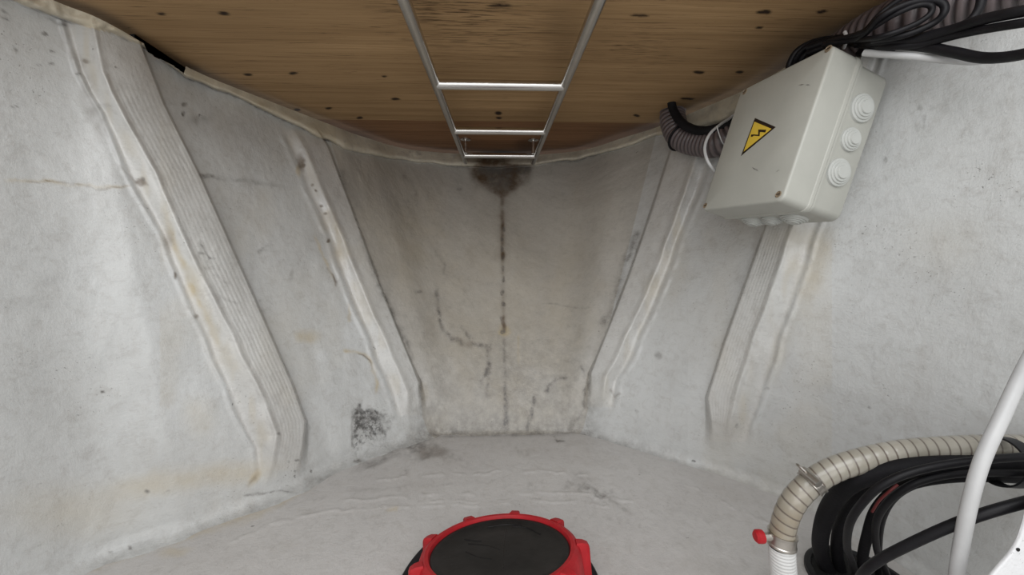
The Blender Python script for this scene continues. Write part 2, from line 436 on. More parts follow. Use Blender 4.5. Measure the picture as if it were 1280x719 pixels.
G, BR, YL, MO = 0, 1, 2, 3
# centre seam down the stem
line([(628, 212), (628, 300), (629, 360), (630, 420)], 2.6, .75, BR, False)
line([(628, 235), (629, 330)], 6, .30, BR, False)
for y in (284, 300, 312, 322, 338, 350, 366, 380, 400, 412): blob(628 + (y % 3) - 1, y, 2.2, 3.5, 1.3, G)
blob(630, 413, 7, 7, .8, YL); blob(630, 405, 3, 10, .5, BR)
line([(630, 420), (631, 470), (632, 545)], 2.2, .55, G, False)
line([(633, 490), (634, 545)], 3, .5, G, False)
line([(648, 418), (648, 460)], 1.5, .4, YL, False)
# black mould under the ladder foot
blob(627, 222, 24, 20, 1.1, BR, .7); blob(600, 216, 14, 17, .9, BR, .7); blob(655, 216, 12, 16, .75, BR, .7)
blob(627, 232, 12, 12, .7, BR, .6); blob(628, 210, 42, 6, 1.0, BR, .6); blob(627, 224, 22, 20, .9, BR, .7); blob(627, 222, 20, 18, .45, G, .7)
blob(626, 212, 20, 5, 1.2, G); blob(656, 213, 10, 6, 1.4, G); blob(605, 214, 10, 5, .8, G); blob(612, 199, 34, 6, .9, BR, .6); blob(627, 224, 18, 12, .5, G)
blob(575, 238, 4, 3, .6, G)
# warm film on the stem
blob(640, 390, 70, 170, .25, YL, 1); blob(520, 300, 70, 60, .16, YL, 1); blob(735, 270, 45, 60, .12, YL, 1); blob(560, 430, 50, 35, .2, YL, 1)
blob(500, 260, 30, 70, .15, G, 1)
# cracks
line([(545, 352), (549, 400), (556, 415), (562, 422), (575, 428), (583, 436)], 2.4, .75, G)
line([(574, 404), (585, 420), (597, 430), (610, 434), (612, 450), (607, 468), (598, 482)], 2.6, .95, G)
line([(562, 424), (580, 430), (596, 430)], 5, .4, BR)
line([(612, 450), (609, 500)], 2, .35, G)
line([(659, 541), (664, 515), (668, 500), (666, 494)], 2.2, 1.0, G); line([(683, 494), (688, 482), (700, 474), (712, 470)], 2.4, .6, G)
line([(552, 345), (556, 330), (540, 310)], 1.6, .35, G); line([(520, 262), (515, 225), (500, 218)], 2, .3, G)
blob(525, 364, 5, 3, .6, G)
line([(675, 380), (745, 384)], 1.3, .35, G)
# dark lines beside the far frames
line([(798, 285), (785, 320), (775, 350), (765, 385), (748, 425)], 5, .75, G); line([(446, 285), (462, 325), (480, 370), (500, 410), (522, 460)], 3.5, .6, G)
line([(425, 210), (446, 262)], 4, .4, G); blob(530, 490, 6, 12, .3, YL)
# left wall
line([(0, 227), (50, 225), (90, 232), (130, 233), (168, 234)], 2.2, .65, YL); line([(30, 226), (80, 228), (120, 236), (168, 232)], 1.2, .55, BR)
blob(175, 229, 8, 5, .8, BR); blob(178, 225, 3, 3, .9, G)
line([(74, 18), (90, 60), (105, 100), (118, 150), (132, 190)], 9, .30, BR); line([(100, 70), (112, 120), (128, 160)], 12, .22, G)
blob(108, 75, 7, 3, .6, BR); blob(130, 133, 10, 3, .5, G)
line([(60, 20), (75, 30), (88, 32)], 1.6, .9, G); line([(150, 205), (165, 222), (172, 232)], 1.8, .5, BR)
for x, y in ((6, 16), (8, 24), (55, 42), (66, 64), (62, 82), (50, 80), (20, 62), (19, 133), (98, 92)): blob(x, y, 3.4, 1.8, 1.2, G)
line([(205, 250), (216, 300), (240, 360), (262, 400), (275, 440)], 4, .55, YL)
blob(210, 300, 7, 16, .4, BR, .9); blob(238, 365, 6, 12, .35, YL); blob(218, 345, 2.5, 4, .7, BR); blob(246, 395, 4, 2.5, .6, BR)
for x, y in ((255, 320), (262, 336), (276, 350), (283, 376)): line([(x - 10, y - 6), (x + 6, y + 2), (x + 16, y + 3)], 1.6, .55, G)
line([(246, 300), (262, 328), (275, 348)], 1.3, .7, G); line([(262, 320), (256, 330)], 1.2, .6, G)
blob(228, 142, 4, 3.5, 1.5, G); blob(250, 150, 16, 7, .45, G, 1); blob(230, 130, 5, 3, .8, G)
blob(300, 160, 55, 30, .22, BR, 1, 20); blob(330, 200, 50, 40, .18, G, 1)
line([(250, 221), (290, 224), (330, 232), (372, 236)], 2.4, .45, G); blob(258, 221, 10, 4, .8, G)
blob(330, 312, 9, 5, .8, G, .7, -30, 5, .35); blob(366, 345, 4, 7, .5, G, .7, 20); blob(330, 380, 8, 10, .5, G, .8, 0, 5, .35)
blob(384, 420, 16, 10, .55, YL, .8); blob(372, 424, 7, 7, .3, YL)
line([(392, 292), (402, 318), (410, 335), (416, 352)], 1.8, .7, YL); line([(408, 335), (417, 350), (421, 361)], 1.4, .8, BR)
line([(428, 436), (445, 441), (460, 446), (468, 462), (472, 480), (470, 495)], 2.2, .75, YL); line([(446, 443), (461, 449), (469, 466)], 1.2, .7, BR)
line([(436, 380), (436, 405)], 1.4, .6, YL)
blob(378, 203, 5, 13, .95, BR, .6, -15); blob(374, 212, 4, 8, .8, YL)
for x, y in ((383, 208), (389, 232), (393, 240), (402, 256), (407, 268), (410, 300)): blob(x, y, 2.4, 2.4, .9, BR)
line([(404, 262), (440, 330)], 8, .35, YL)
# black mould patch by the left foot of the second frame
m = front & (U_ > 425) & (U_ < 510) & (W_ > 500) & (W_ < 592)
Um = U_[m] + (fbm(U[m] / 12, W[m] / 12, 401, 4) - .5) * 34; Wm = W_[m] + (fbm(U[m] / 12 + 7, W[m] / 12, 402, 4) - .5) * 34
mm = sstep(437, 445, U_[m] * .7 + Um * .3) * (1 - sstep(466, 496, Um)) * sstep(506, 518, Wm) * (1 - sstep(545, 582, Wm))
kk = sstep(.36, .62, fbm(U[m] / 9, W[m] / 9, 301, 4) + .16 * (1 - sstep(520, 565, W[m]))); mm = mm * (.25 + .75 * kk)
stain[m, MO] += mm * .8
stain[m, G] += mm * (1 - sstep(530, 560, Wx[m])) * .95
line([(440, 512), (440, 560)], 1.3, .7, G, False)
line([(440, 578), (470, 577), (485, 572)], 1.6, .9, G)
# foot of the near left frame
blob(290, 592, 60, 16, .48, YL, .9, -6); blob(200, 605, 70, 18, .42, YL, .9, -8); blob(318, 598, 7, 12, .8, YL, .8, 25); blob(316, 600, 3, 9, .5, BR, .8, 25)
blob(250, 520, 22, 26, .30, YL, 1); blob(90, 640, 90, 36, .30, YL, 1); blob(184, 615, 4, 3, .8, G); blob(210, 613, 3, 2, .7, G)
line([(305, 620), (330, 616), (345, 614), (370, 617)], 1.2, .7, G); line([(385, 555), (386, 535), (380, 527)], 1.6, .4, G)
for x, y in ((362, 578), (373, 576), (388, 588), (126, 491), (162, 684), (138, 690), (349, 540)): blob(x, y, 2.4, 1.8, 1.3, G)
blob(45, 515, 26, 60, .10, G, 1); blob(30, 380, 60, 10, .14, G, 1); blob(60, 350, 60, 12, .12, G, 1, -10)
# right wall
blob(1020, 330, 16, 60, .4, YL, 1, 16); blob(975, 440, 12, 40, .3, YL, 1, 16); blob(1000, 300, 40, 20, .2, YL, 1)
blob(1160, 150, 12, 34, .6, G, .8, 25, 5, .42); blob(1150, 135, 5, 4, .7, G, .8, 0, 4, .3); blob(1105, 200, 4, 3, 1.2, G); blob(1108, 220, 6, 5, .6, G, .8, 0, 4, .35)
blob(1092, 262, 8, 5, .6, G, .8, 0, 4, .4); blob(1197, 80, 8, 2.5, .5, G, .8, 0, 4, .3); blob(1087, 511, 2.5, 2, 1.3, G); blob(958, 486, 4, 2, .8, G)
blob(920, 532, 3, 3, .8, G); blob(785, 499, 12, 4, .5, G, .8, 10, 4, .4); blob(822, 445, 5, 6, .6, G, .8, 30); blob(796, 513, 3, 3, .7, G)
blob(850, 320, 12, 40, .15, YL, 1); line([(1090, 430), (1093, 480)], 1.6, .3, G); blob(1180, 300, 60, 40, .12, YL, 1)
line([(762, 485), (770, 497), (776, 490)], 1.6, .8, BR)
line([(724, 455), (735, 478), (728, 515), (715, 540)], 2, .4, G)
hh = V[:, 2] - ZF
stain[:, 0] += np.where(front, (1 - sstep(.0, .05, hh)) * .20, 0)  # wall foot painted darker to tone down the brightly lit fillet
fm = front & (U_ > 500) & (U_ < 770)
stain[:, 0] += np.where(fm, sstep(500, 530, U_) * (1 - sstep(735, 765, U_)) * (1 - sstep(.02, .40, hh)) * .34, 0)  # painted shade: front wall darkens towards the bottom, where less light reaches
stain[:, 0] += np.where(front & (U_ > 380) & (U_ < 860), .10 * sstep(.45, .7, fbm(U / 40, W / 60, 501, 4)), 0)
stain[:, 2] += np.where(front & (U_ > 200) & (U_ < 1040), .16 * sstep(.4, .7, fbm(U / 60, W / 90, 503, 3)), 0)
# darker along the floor junction and the top edge
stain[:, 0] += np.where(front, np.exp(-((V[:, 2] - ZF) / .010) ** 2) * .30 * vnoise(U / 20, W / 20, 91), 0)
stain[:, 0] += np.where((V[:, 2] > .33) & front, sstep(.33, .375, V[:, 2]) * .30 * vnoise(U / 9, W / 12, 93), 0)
stain = np.clip(stain, 0, 1)

V2 = V - rd * (disp / cosn)[:, None] * front[:, None]
P2 = V2.reshape(NS, NT, 3)
nn = grid_normals(P2, SG).reshape(-1, 3)
idx = np.arange(NS * NT).reshape(NS, NT)
quads = np.stack([idx[:-1, :-1], idx[:-1, 1:], idx[1:, 1:], idx[1:, :-1]], -1).reshape(-1, 4)
if SG == 1: quads = quads[:, ::-1]
si = np.repeat(np.arange(NS), NT)
c_left = np.searchsorted(sv, 7.0); c_right = np.searchsorted(sv, 13.0)
fo = owner[quads[:, 0]].copy(); fs = si[quads[:, 0]]
seg = np.where(fo > 0, fo + 10, np.where(fs < c_left, 1, np.where(fs < c_right, 2, 3)))
# hole through the lip at the left (dark gap under the plywood)
GAP = [(177, 48), (185, 66), (196, 73), (206, 77), (214, 81), (224, 88), (230, 93), (233, 84), (240, 60), (200, 40)]
def inpoly(x, y, poly):
    r = np.zeros(x.shape, bool); j = len(poly) - 1
    for i in range(len(poly)):
        xi, yi = poly[i]; xj, yj = poly[j]
        c = ((yi > y) != (yj > y)) & (x < (xj - xi) * (y - yi) / (yj - yi + 1e-12) + xi); r ^= c; j = i
    return r
uq, wq = U_[quads[:, 0]], W_[quads[:, 0]]
hole = inpoly(uq, wq, GAP)
def sub(name, mask, mat):
    q = quads[mask]; uniq, inv = np.unique(q, return_inverse=True)
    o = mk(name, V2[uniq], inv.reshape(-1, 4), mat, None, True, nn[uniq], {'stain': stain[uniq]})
    return tag(o, kind='structure')
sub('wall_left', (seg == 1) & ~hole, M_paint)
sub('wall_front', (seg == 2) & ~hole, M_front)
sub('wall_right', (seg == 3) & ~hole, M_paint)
M_lip = paint_mat('yellowed_lip_paint', (.68, .63, .52), (.54, .49, .39), rough=.55, coat=0, grime_k=1.5)
for i, (k, mt) in enumerate(((11, M_rib), (12, M_rib), (13, M_rib), (14, M_rib), (15, M_lip), (16, M_lip))):
    sub('trim_%d' % (i + 1), (seg == k) & ~hole, mt)

# black backing box added behind the gap to stop light leaking in
g0, g1 = onz(170, 42, ZC), onz(245, 92, ZC)
dirn = (g1 - g0); dirn /= np.linalg.norm(dirn); outv = np.array([-1., .25, 0]); outv /= np.linalg.norm(outv)
def recess():
    mb = MB(); a = g0 + outv * .004; b = g1 + outv * .004
    top = np.array([0, 0, .0]); bot = np.array([0, 0, -.09])
    pts = [a + top, b + top, b + bot, a + bot]; back = [p + outv * .05 for p in pts]
    mb.add(pts + back, [(4, 5, 6, 7), (0, 1, 5, 4), (1, 2, 6, 5), (2, 3, 7, 6), (3, 0, 4, 7)])
    return mb.build('trim_7', M_void, smooth=False, auto=None)
tag(recess(), kind='structure')

def hit_depth(u, v):
    """depth of the hull surface seen at a pixel"""
    m = front & (abs(U_ - u) < 6) & (abs(W_ - v) < 6)
    return float(np.median((V2[m] @ FW))) if m.any() else None

# ------------------------------------------------------------------ floor
nx, ny = 620, 560
gx = np.linspace(-.78, .78, nx); gy = np.linspace(-.4, 1.06, ny)
X, Y = np.meshgrid(gx, gy, indexing='ij')
Z = ZF + (fbm(X * 5 + 20, Y * 5 + 20, 101, 3) - .5) * .0025 + (fbm(X * 30 + 20, Y * 12 + 20, 103, 3) - .5) * .0015
VF = np.stack([X, Y, Z], -1).reshape(-1, 3)
frontF = (VF @ FW) > .12
UF, WF = project(VF)
keep = (front, U_, W_, Ux, Wx, U, W, stain)
front = frontF; U = UF; W = WF; U_ = np.where(front, UF, -999); W_ = np.where(front, WF, -999)
Ux = U_ + (fbm(UF / 16, WF / 16, 61, 3) - .5) * 9; Wx = W_ + (fbm(UF / 16 + 40, WF / 16 + 9, 67, 3) - .5) * 9
stain = np.zeros((len(VF), 4))
blob(525, 562, 34, 14, .75, G, .8, -5, 6, .25); blob(540, 566, 22, 8, .5, BR, .8); blob(565, 572, 12, 6, .5, G, .8, 0, 5, .3); blob(582, 577, 6, 8, .5, G, .8, 0, 5, .35)
blob(470, 578, 30, 5, .7, G, .9, -20); line([(445, 582), (500, 560), (545, 547)], 3, .6, G)
blob(655, 562, 10, 10, .5, G, .8, 0, 5, .35); blob(668, 607, 10, 6, .5, G, .8, 0, 5, .3); blob(712, 612, 9, 12, .5, G, .8, 0, 5, .3); blob(745, 617, 26, 9, .75, G, .8, 12, 5, .3)
line([(690, 545), (695, 553), (708, 554)], 1.6, 1.0, G); blob(505, 592, 8, 4, .7, G, .8, -30, 4, .3); blob(725, 600, 16, 14, .35, G, .8, 40, 5, .3)
line([(712, 585), (740, 610), (800, 650)], 2, .35, G); line([(430, 615), (640, 600)], 1.6, .2, G); line([(480, 640), (500, 636)], 2, .5, YL)
line([(96, 718), (161, 693), (235, 669), (285, 652), (336, 629), (400, 607)], 5, .65, YL); line([(100, 716), (150, 697)], 3, .8, BR)
blob(220, 690, 22, 6, .45, YL, .9, -10); blob(330, 640, 35, 6, .4, YL, .9, -25); line([(540, 546), (600, 545), (725, 543)], 2.0, .7, G, False)
blob(760, 640, 60, 20, .2, G, 1, 20, 6, .3); blob(860, 640, 40, 8, .2, G, 1, 20, 6, .3)
# scuffed light streaks stay in the paint: thin raised brush marks
rel = np.zeros(len(VF))
for pts in ([(250, 700), (330, 660), (400, 640), (520, 634), (640, 630)], [(420, 626), (560, 618), (700, 616), (800, 628)], [(540, 628), (660, 626), (760, 632)], [(850, 600), (950, 650), (1000, 690)], [(470, 600), (640, 588), (760, 596)]):
    d, pos = segdist(Ux, Wx, pts); rel += np.exp(-(d / 1.8) ** 2) * .0014 * sstep(.35, .6, vnoise(UF / 14, WF / 14, 120))
VF[:, 2] += rel
idf = np.arange(nx * ny).reshape(nx, ny)
qf = np.stack([idf[:-1, :-1], idf[1:, :-1], idf[1:, 1:], idf[:-1, 1:]], -1).reshape(-1, 4)
tag(mk('floor', VF, qf, M_floor, attrs={'stain': np.clip(stain, 0, 1)}), kind='structure')

# ------------------------------------------------------------------ ceiling boards
def board(name, x0, x1, y0, y1, z, th, mat, stains):
    global front, U, W, U_, W_, Ux, Wx, stain
    n1, n2 = int((x1 - x0) / .0035), int((y1 - y0) / .0035)
    a = np.linspace(x0, x1, n1); b = np.linspace(y0, y1, n2)
    A, B = np.meshgrid(a, b, indexing='ij'); v = np.stack([A, B, A * 0 + z], -1).reshape(-1, 3)
    front = (v @ FW) > .1; U, W = project(v); U_ = np.where(front, U, -999); W_ = np.where(front, W, -999)
    Ux, Wx = U_ + (fbm(U / 12, W / 12, 5, 2) - .5) * 5, W_ + (fbm(U / 12, W / 12, 8, 2) - .5) * 3
    stain = np.zeros((len(v), 4)); stains()
    i = np.arange(n1 * n2).reshape(n1, n2)
    q = np.stack([i[:-1, :-1], i[:-1, 1:], i[1:, 1:], i[1:, :-1]], -1).reshape(-1, 4)
    # thickness: top sheet and edges as 4 big quads
    nv = len(v); top = np.array([[x0, y0, z + th], [x1, y0, z + th], [x1, y1, z + th], [x0, y1, z + th]])
    c = [i[0, 0], i[-1, 0], i[-1, -1], i[0, -1]]
    ex = np.array([[nv, nv + 1, nv + 2, nv + 3], [c[0], c[1], nv + 1, nv], [c[1], c[2], nv + 2, nv + 1], [c[2], c[3], nv + 3, nv + 2], [c[3], c[0], nv, nv + 3]])
    o = mk(name, np.vstack([v, top]), np.vstack([q, ex]), mat, smooth=False, attrs={'stain': np.clip(np.vstack([stain, np.zeros((4, 4))]), 0, 1)})
    return tag(o, kind='structure')
ys = onz(640, 152, ZC)[1]
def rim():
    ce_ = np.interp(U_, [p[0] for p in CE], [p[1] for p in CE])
    stain[:, 0] += np.where(front, np.exp(-((W_ - ce_) / 9.0) ** 2) * .55, 0)  # board edge painted dark to offset light bounced off the lip
def st1():
    rim()
    for x, y, a, b in ((202, 17, 6, 2.2), (280, 17, 8, 2.6), (310, 93, 5, 1.8), (367, 92, 6, 2), (371, 137, 4, 1.6), (411, 135, 5, 1.8), (623, 141, 5, 2), (623, 147, 4, 2), (482, 95, 4, 1.2),
                       (449, 148, 4, 1.6), (795, 145, 5, 1.8), (954, 15, 10, 3), (1027, 15, 8, 2), (948, 35, 5, 1.6), (873, 90, 7, 2.2), (923, 90, 5, 2), (495, 124, 7, 1.4), (860, 124, 9, 1.6), (625, 7, 16, 2.0), (800, 20, 12, 1.6)):
        blob(x, y, a, b, 1.2, 0, .5)
    blob(590, 30, 110, 50, .45, 1, 1); blob(540, 10, 90, 20, .35, 1, .9); blob(1000, 70, 90, 60, .25, 0, 1); blob(700, 40, 22, 60, .18, 0, 1); blob(800, 60, 60, 30, .4, 1, 1)
def st2():
    rim()
    blob(660, 182, 18, 9, .5, 0, .9); blob(625, 193, 40, 5, .7, 0, .8); blob(440, 170, 40, 8, .25, 0, 1); blob(800, 160, 60, 6, .25, 0, 1)
board('ceiling', -.80, .80, .42, ys, ZC, .015, M_wood, st1)
board('ceiling.001', -.80, .80, ys - .004, 1.72, ZC + .0035, .011, M_wood2, st2)
front, U_, W_, Ux, Wx, U, W, stain = keep

# ------------------------------------------------------------------ ladder
ZL = .33
def rl(u, v): return onz(u, v, ZL)
lad = empty('boarding_ladder', tuple(rl(624, 150)))
tag(lad, 'stainless steel folding ladder fixed flat beneath the plywood', 'ladder')
xl = np.mean([rl(544, 105)[0], rl(574, 180)[0]]); xr = np.mean([rl(706, 105)[0], rl(676, 180)[0]])
yend = rl(625, 203)[1]
for x in (xl, xr):
    p0, p1 = np.array([x, .30, ZL]), np.array([x, yend, ZL])
    mb = tube_mb([p0, p0 + .01, p1 - [0, .004, 0], p1], [.0078] * 2 + [.0078, .006], 20)
    mb = MB(); tube_mb([p0, p0 * .5 + p1 * .5, p1 - np.array([0, .003, 0]), p1], [.0094, .0094, .0094, .007], 20, mb)
    mb.build('rail', M_steel, lad)
for v in (-28, 105, 163, 194):
    y = rl(625, v)[1]
    a, b = np.array([xl + .003, y, ZL - .002]), np.array([xr - .003, y, ZL - .002])
    tube_mb(catmull([a, b], 6), .0098, 20).build('rung', M_steel, lad)
ysd = onz(626, 174, ZC + .0035)[1]
for x in (xl + .012, xr - .012):
    st = tube_mb(catmull([(x, ysd, ZL), (x, ysd, ZC + .0035)], 4), .0055, 14).build('standoff', M_steel, lad)
    disc_ring((x, ysd, ZC - .0005), (0, 0, 1), [(.014, 0), (.0185, .0012), (.0185, .0045)], 24).build('foot_plate', M_steel, st)

# ------------------------------------------------------------------ junction box
A3 = np.array([.2856, .0279, .9580]); B3 = np.array([-.1460, .9892, .0148]); C3 = np.array([.9472, .1441, -.2865])
B3 -= A3 * (A3 @ B3); B3 /= np.linalg.norm(B3); C3 = np.cross(B3, A3)
R3 = np.stack([B3, A3, C3], 1); O3 = np.array([.4272, .5738, .0694])
TB = (R3, O3); BX, BY, BZ = .183, .240, .116
def rrect(x0, y0, x1, y1, r, z, n=7):
    out = []
    for cx, cy, a0 in ((x1 - r, y1 - r, 0), (x0 + r, y1 - r, 90), (x0 + r, y0 + r, 180), (x1 - r, y0 + r, 270)):
        for i in range(n):
            a = math.radians(a0 + 90 * i / (n - 1)); out.append(np.array([cx + r * math.cos(a), cy + r * math.sin(a), z]))
    return out
box = empty('junction_box', O3)
tag(box, 'grey plastic electrical junction box with yellow warning triangle on right wall', 'junction box')
mb = MB(); zl = .052
mb.loft([rrect(i, i, BX - i, BY - i, max(.011 - i, .002), z) for i, z in ((.05, 0.0), (.004, 0), (.0018, .0005), (.0005, .0018), (0, .004), (0, zl - .006), (-.0012, zl - .005), (-.0016, zl - .0035), (-.0016, zl))])
lidp = mb.build('lid', M_box, box, TB)
mb = MB()
mb.loft([rrect(-i, -i, BX + i, BY + i, .011, z) for i, z in ((-.007, zl - .004), (-.007, zl + .0022), (-.0006, zl + .0026), (-.0002, zl + .0034), (-.0005, zl + .0066), (-.0035, zl + .0072), (-.0040, BZ - .004), (-.006, BZ), (-.02, BZ))])
bodyp = mb.build('body', M_box, box, TB)
for x0, y0, x1, y1 in ((.02, BY - .004, .05, BY + .004), (-.001, .018, .004, .045), (-.001, BY - .045, .004, BY - .018)):
    pass
def gland(c, ax, r, name='cable_gland'):
    mb = MB(); pr = [(r * 1.02, -.002)]; h = 0
    for k, q in enumerate((1.0, .83, .66, .48)):
        pr += [(r * q, h), (r * q * .985, h + .0015), (r * q * .94, h + .0021)]; h += .0020
    pr += [(r * .10, h)]
    cw = R3 @ np.array(c) + O3; aw = R3 @ np.array(ax)
    disc_ring(cw, aw, pr, 30, mb); return mb.build(name, M_gland, box)
def lidpt(u, v, z=0):                                  # pixel to box-plane coordinates
    d = ray(u, v); n = C3; o = O3 + C3 * z; p = d * ((o @ n) / (d @ n)) - O3
    return np.array([p @ B3, p @ A3, z])
def sidept(u, v):
    d = ray(u, v); p = d * ((O3 @ B3) / (d @ B3)) - O3; return np.array([0, p @ A3, p @ C3])
def botpt(u, v):
    d = ray(u, v); p = d * ((O3 @ A3) / (d @ A3)) - O3; return np.array([p @ B3, 0, p @ C3])
for u, v, r in ((1079.5, 134, .0215), (1065, 173.5, .0180), (1050, 215, .0215)):
    q = sidept(u - 1, v); gland((.002, q[1], q[2] + .002), (-1, 0, 0), r)
for x, z, r in ((.054, .083, .0205), (.098, .083, .0170), (.140, .083, .0205)):
    gland((x, .002, z), (0, -1, 0), r)
for u, v in ((1035.5, 61), (931, 115), (881.5, 257), (973, 243)):
    q = lidpt(u, v); c = R3 @ q + O3
    s = disc_ring(c + C3 * .0006, -C3, [(.0052, 0), (.0052, .0012), (.0042, .0016), (.0038, .0008)], 20).build('screw', M_brass, box)
    mbs = MB(); dx = B3 * .0034; dy = A3 * .0007; cc = c - C3 * .0013
    mbs.add([cc - dx - dy, cc + dx - dy, cc + dx + dy, cc - dx + dy], [(0, 1, 2, 3)]); mbs.build('slot', M_print, s, smooth=False)
M_scuff = simple('grey_scuff', (.22, .215, .20), .6, var=.3, nscale=300)
for (u0, v0, u1, v1) in ((998, 106.5, 1006, 105.5), (1007, 106, 1013, 106.5), (940, 209, 945, 212.5), (944, 211, 948, 214), (970, 215, 975, 212)):
    a, b = lidpt(u0, v0), lidpt(u1, v1); m_ = (a + b) / 2; d_ = (b - a) / np.linalg.norm(b - a); p_ = np.array([-d_[1], d_[0], 0]) * .0009
    q_ = [R3 @ (x + np.array([0, 0, -.00025])) + O3 for x in (a, m_ - p_, b, m_ + p_)]; mbk = MB(); mbk.add(q_, [(0, 1, 2, 3)]); mbk.build('scuff_mark', M_scuff, lidp, smooth=False)
def flat(pts, z, th=.0003):
    mb = MB(); a = [np.array([p[0], p[1], z]) for p in pts]; b = [p + np.array([0, 0, th]) for p in a]; mb.loft([a, b]); return mb
# triangle sticker (corner points read in the lid plane)
tri = [lidpt(943.9, 147.6), lidpt(969.8, 158.9), lidpt(926.4, 195.0)]
cen = sum(tri) / 3
inner = [lidpt(943.4, 152.3), lidpt(964.8, 161.2), lidpt(929.9, 189.6)]
stk = flat(tri, -.0004, .0003).build('warning_sticker', M_print, box, TB, smooth=False); stk['label'] = 'yellow and black high voltage triangle'
flat(inner, -.0007, .0002).build('yellow_field', M_yellow, stk, TB, smooth=False)
bolt = [(939.0, 170.8), (939.6, 168.6), (942, 168.2), (948.3, 168.6), (948.4, 162.2), (958.3, 162.4), (956.9, 165.9), (951.8, 165.2), (950.3, 165.4), (950.0, 170.4), (942.6, 169.9), (940.6, 171.4)]
flat([lidpt(*p) for p in bolt], -.00095, .0002).build('lightning_bolt', M_print, stk, TB, smooth=False)

# ------------------------------------------------------------------ round hatch with red ring
HC = np.array([.000, .514, ZF])
port = empty('round_tank_cap', HC)
tag(port, 'round black cap with red screw ring on black flange in floor', 'tank cap')
disc_ring(HC, (0, 0, 1), [(.10, -.004), (.149, -.002), (.151, .004), (.148, .008), (.118, .010), (.10, .010)], 96).build('flange', M_flange, port)
ang = math.radians(15); AX = np.array([-.048, math.sin(ang), math.cos(ang)]); AX /= np.linalg.norm(AX)
LC = np.array([.001, .516, ZF + .066])
XA = np.array([1., 0, 0]) - AX * AX[0]; XA /= np.linalg.norm(XA); YA = np.cross(AX, XA)
Rr = .1025
ringo = disc_ring(LC, AX, [(Rr + .018, -.060), (Rr + .017, -.050), (Rr + .015, -.02), (Rr + .0135, -.006), (Rr + .011, .0), (Rr + .005, .0035), (Rr - .000, .003), (Rr - .002, -.002), (Rr - .002, -.012)], 120, cap0=False, cap1=False).build('locking_ring', M_red, port)
for k in range(9):
    a = math.radians(77 + 40 * k)
    er = XA * math.cos(a) + YA * math.sin(a); et = np.cross(AX, er)
    mb = MB(); secs = []
    for r, w, z0, z1 in ((Rr + .008, .0095, -.050, .0035), (Rr + .018, .0080, -.048, .0030), (Rr + .0245, .0068, -.045, .0005), (Rr + .0265, .0048, -.042, -.003)):
        c = LC + er * r
        secs.append([c - et * w + AX * z0, c + et * w + AX * z0, c + et * w + AX * (z1 - .002), c + et * (w - .002) + AX * z1, c - et * (w - .002) + AX * z1, c - et * w + AX * (z1 - .002)])
    mb.loft(secs); mb.build('lug', M_red, ringo, auto=40)
lidr = disc_ring(LC, AX, [(Rr, -.014), (Rr, -.0045), (Rr - .003, -.0015), (Rr - .010, -.0005), (Rr - .014, -.0025), (Rr * .5, -.0015), (Rr * .1, -.001)], 96).build('lid', M_lid, port)
def emboss(pts, r=.0011):
    P_ = [LC + XA * x + YA * y - AX * .0020 for x, y in catmull(np.array(pts), 24)]
    return P_
mb = MB()
for pts in ([(-.048, .022), (-.02, .012), (.00, -.004)], [(-.05, .0), (-.03, -.018), (-.012, -.026)], [(.02, .070), (.045, .058), (.062, .035)], [(-.055, .038), (-.04, .030), (-.028, .026)],
            [(-.02, .074), (.01, .078), (.035, .07)], [(.01, .06), (.005, .0), (.004, -.05)]):
    tube_mb(emboss(pts), .0013, 6, mb)
mb.build('embossed_mark', M_lid, lidr)
for a in (-28, 208, 62, 118):
    c = HC + np.array([.133 * math.cos(math.radians(a)), .135 * math.sin(math.radians(a)), .009])
    disc_ring(c, (0, 0, 1), [(.006, 0), (.0058, .0015), (.004, .0025)], 18).build('flange_screw', M_steeld, port)

# ------------------------------------------------------------------ hoses
def ribbed(name, P_, r, pitch, amp, mat, parent=None, spiral=True, n=26, dark=.5, brown=None, per=12, tri=False, origin=None):
    P_ = np.asarray(P_, float); seglen = np.linalg.norm(np.diff(P_, axis=0), axis=1); L = np.concatenate([[0], np.cumsum(seglen)])
    m = int(L[-1] / pitch * per) + 2; s = np.linspace(0, L[-1], m)
    Q = np.stack([np.interp(s, L, P_[:, i]) for i in range(3)], 1); T, fr = frames(Q)
    verts = np.zeros((m, n, 3)); att = np.zeros((m, n, 4)); 
    for i in range(m):
        Nn, Bb = fr[i]
        for j in range(n):
            a = 2 * PI * j / n; ph = (s[i] / pitch + (j / n if spiral else 0)) % 1.0
            w = (0.5 + 0.5 * math.cos(2 * PI * ph))
            rad = r - amp * w ** 2 if not tri else r - amp * w
            verts[i, j] = Q[i] + rad * (Nn * math.cos(a) + Bb * math.sin(a))
            att[i, j, 0] = max(0, (w - dark) / (1 - dark)) ** .8
            if brown: att[i, j, 1] = brown(s[i] / L[-1])
    id_ = np.arange(m * n).reshape(m, n); f_ = np.stack([id_[:-1], np.roll(id_, -1, 1)[:-1], np.roll(id_, -1, 1)[1:], id_[1:]], -1).reshape(-1, 4)
    return mk(name, verts.reshape(-1, 3), f_, mat, parent, True, attrs={'stain': att.reshape(-1, 4)}), Q, T

def cpath(pts, n=60):
    return catmull([at(u, v, d) for u, v, d in pts], n)
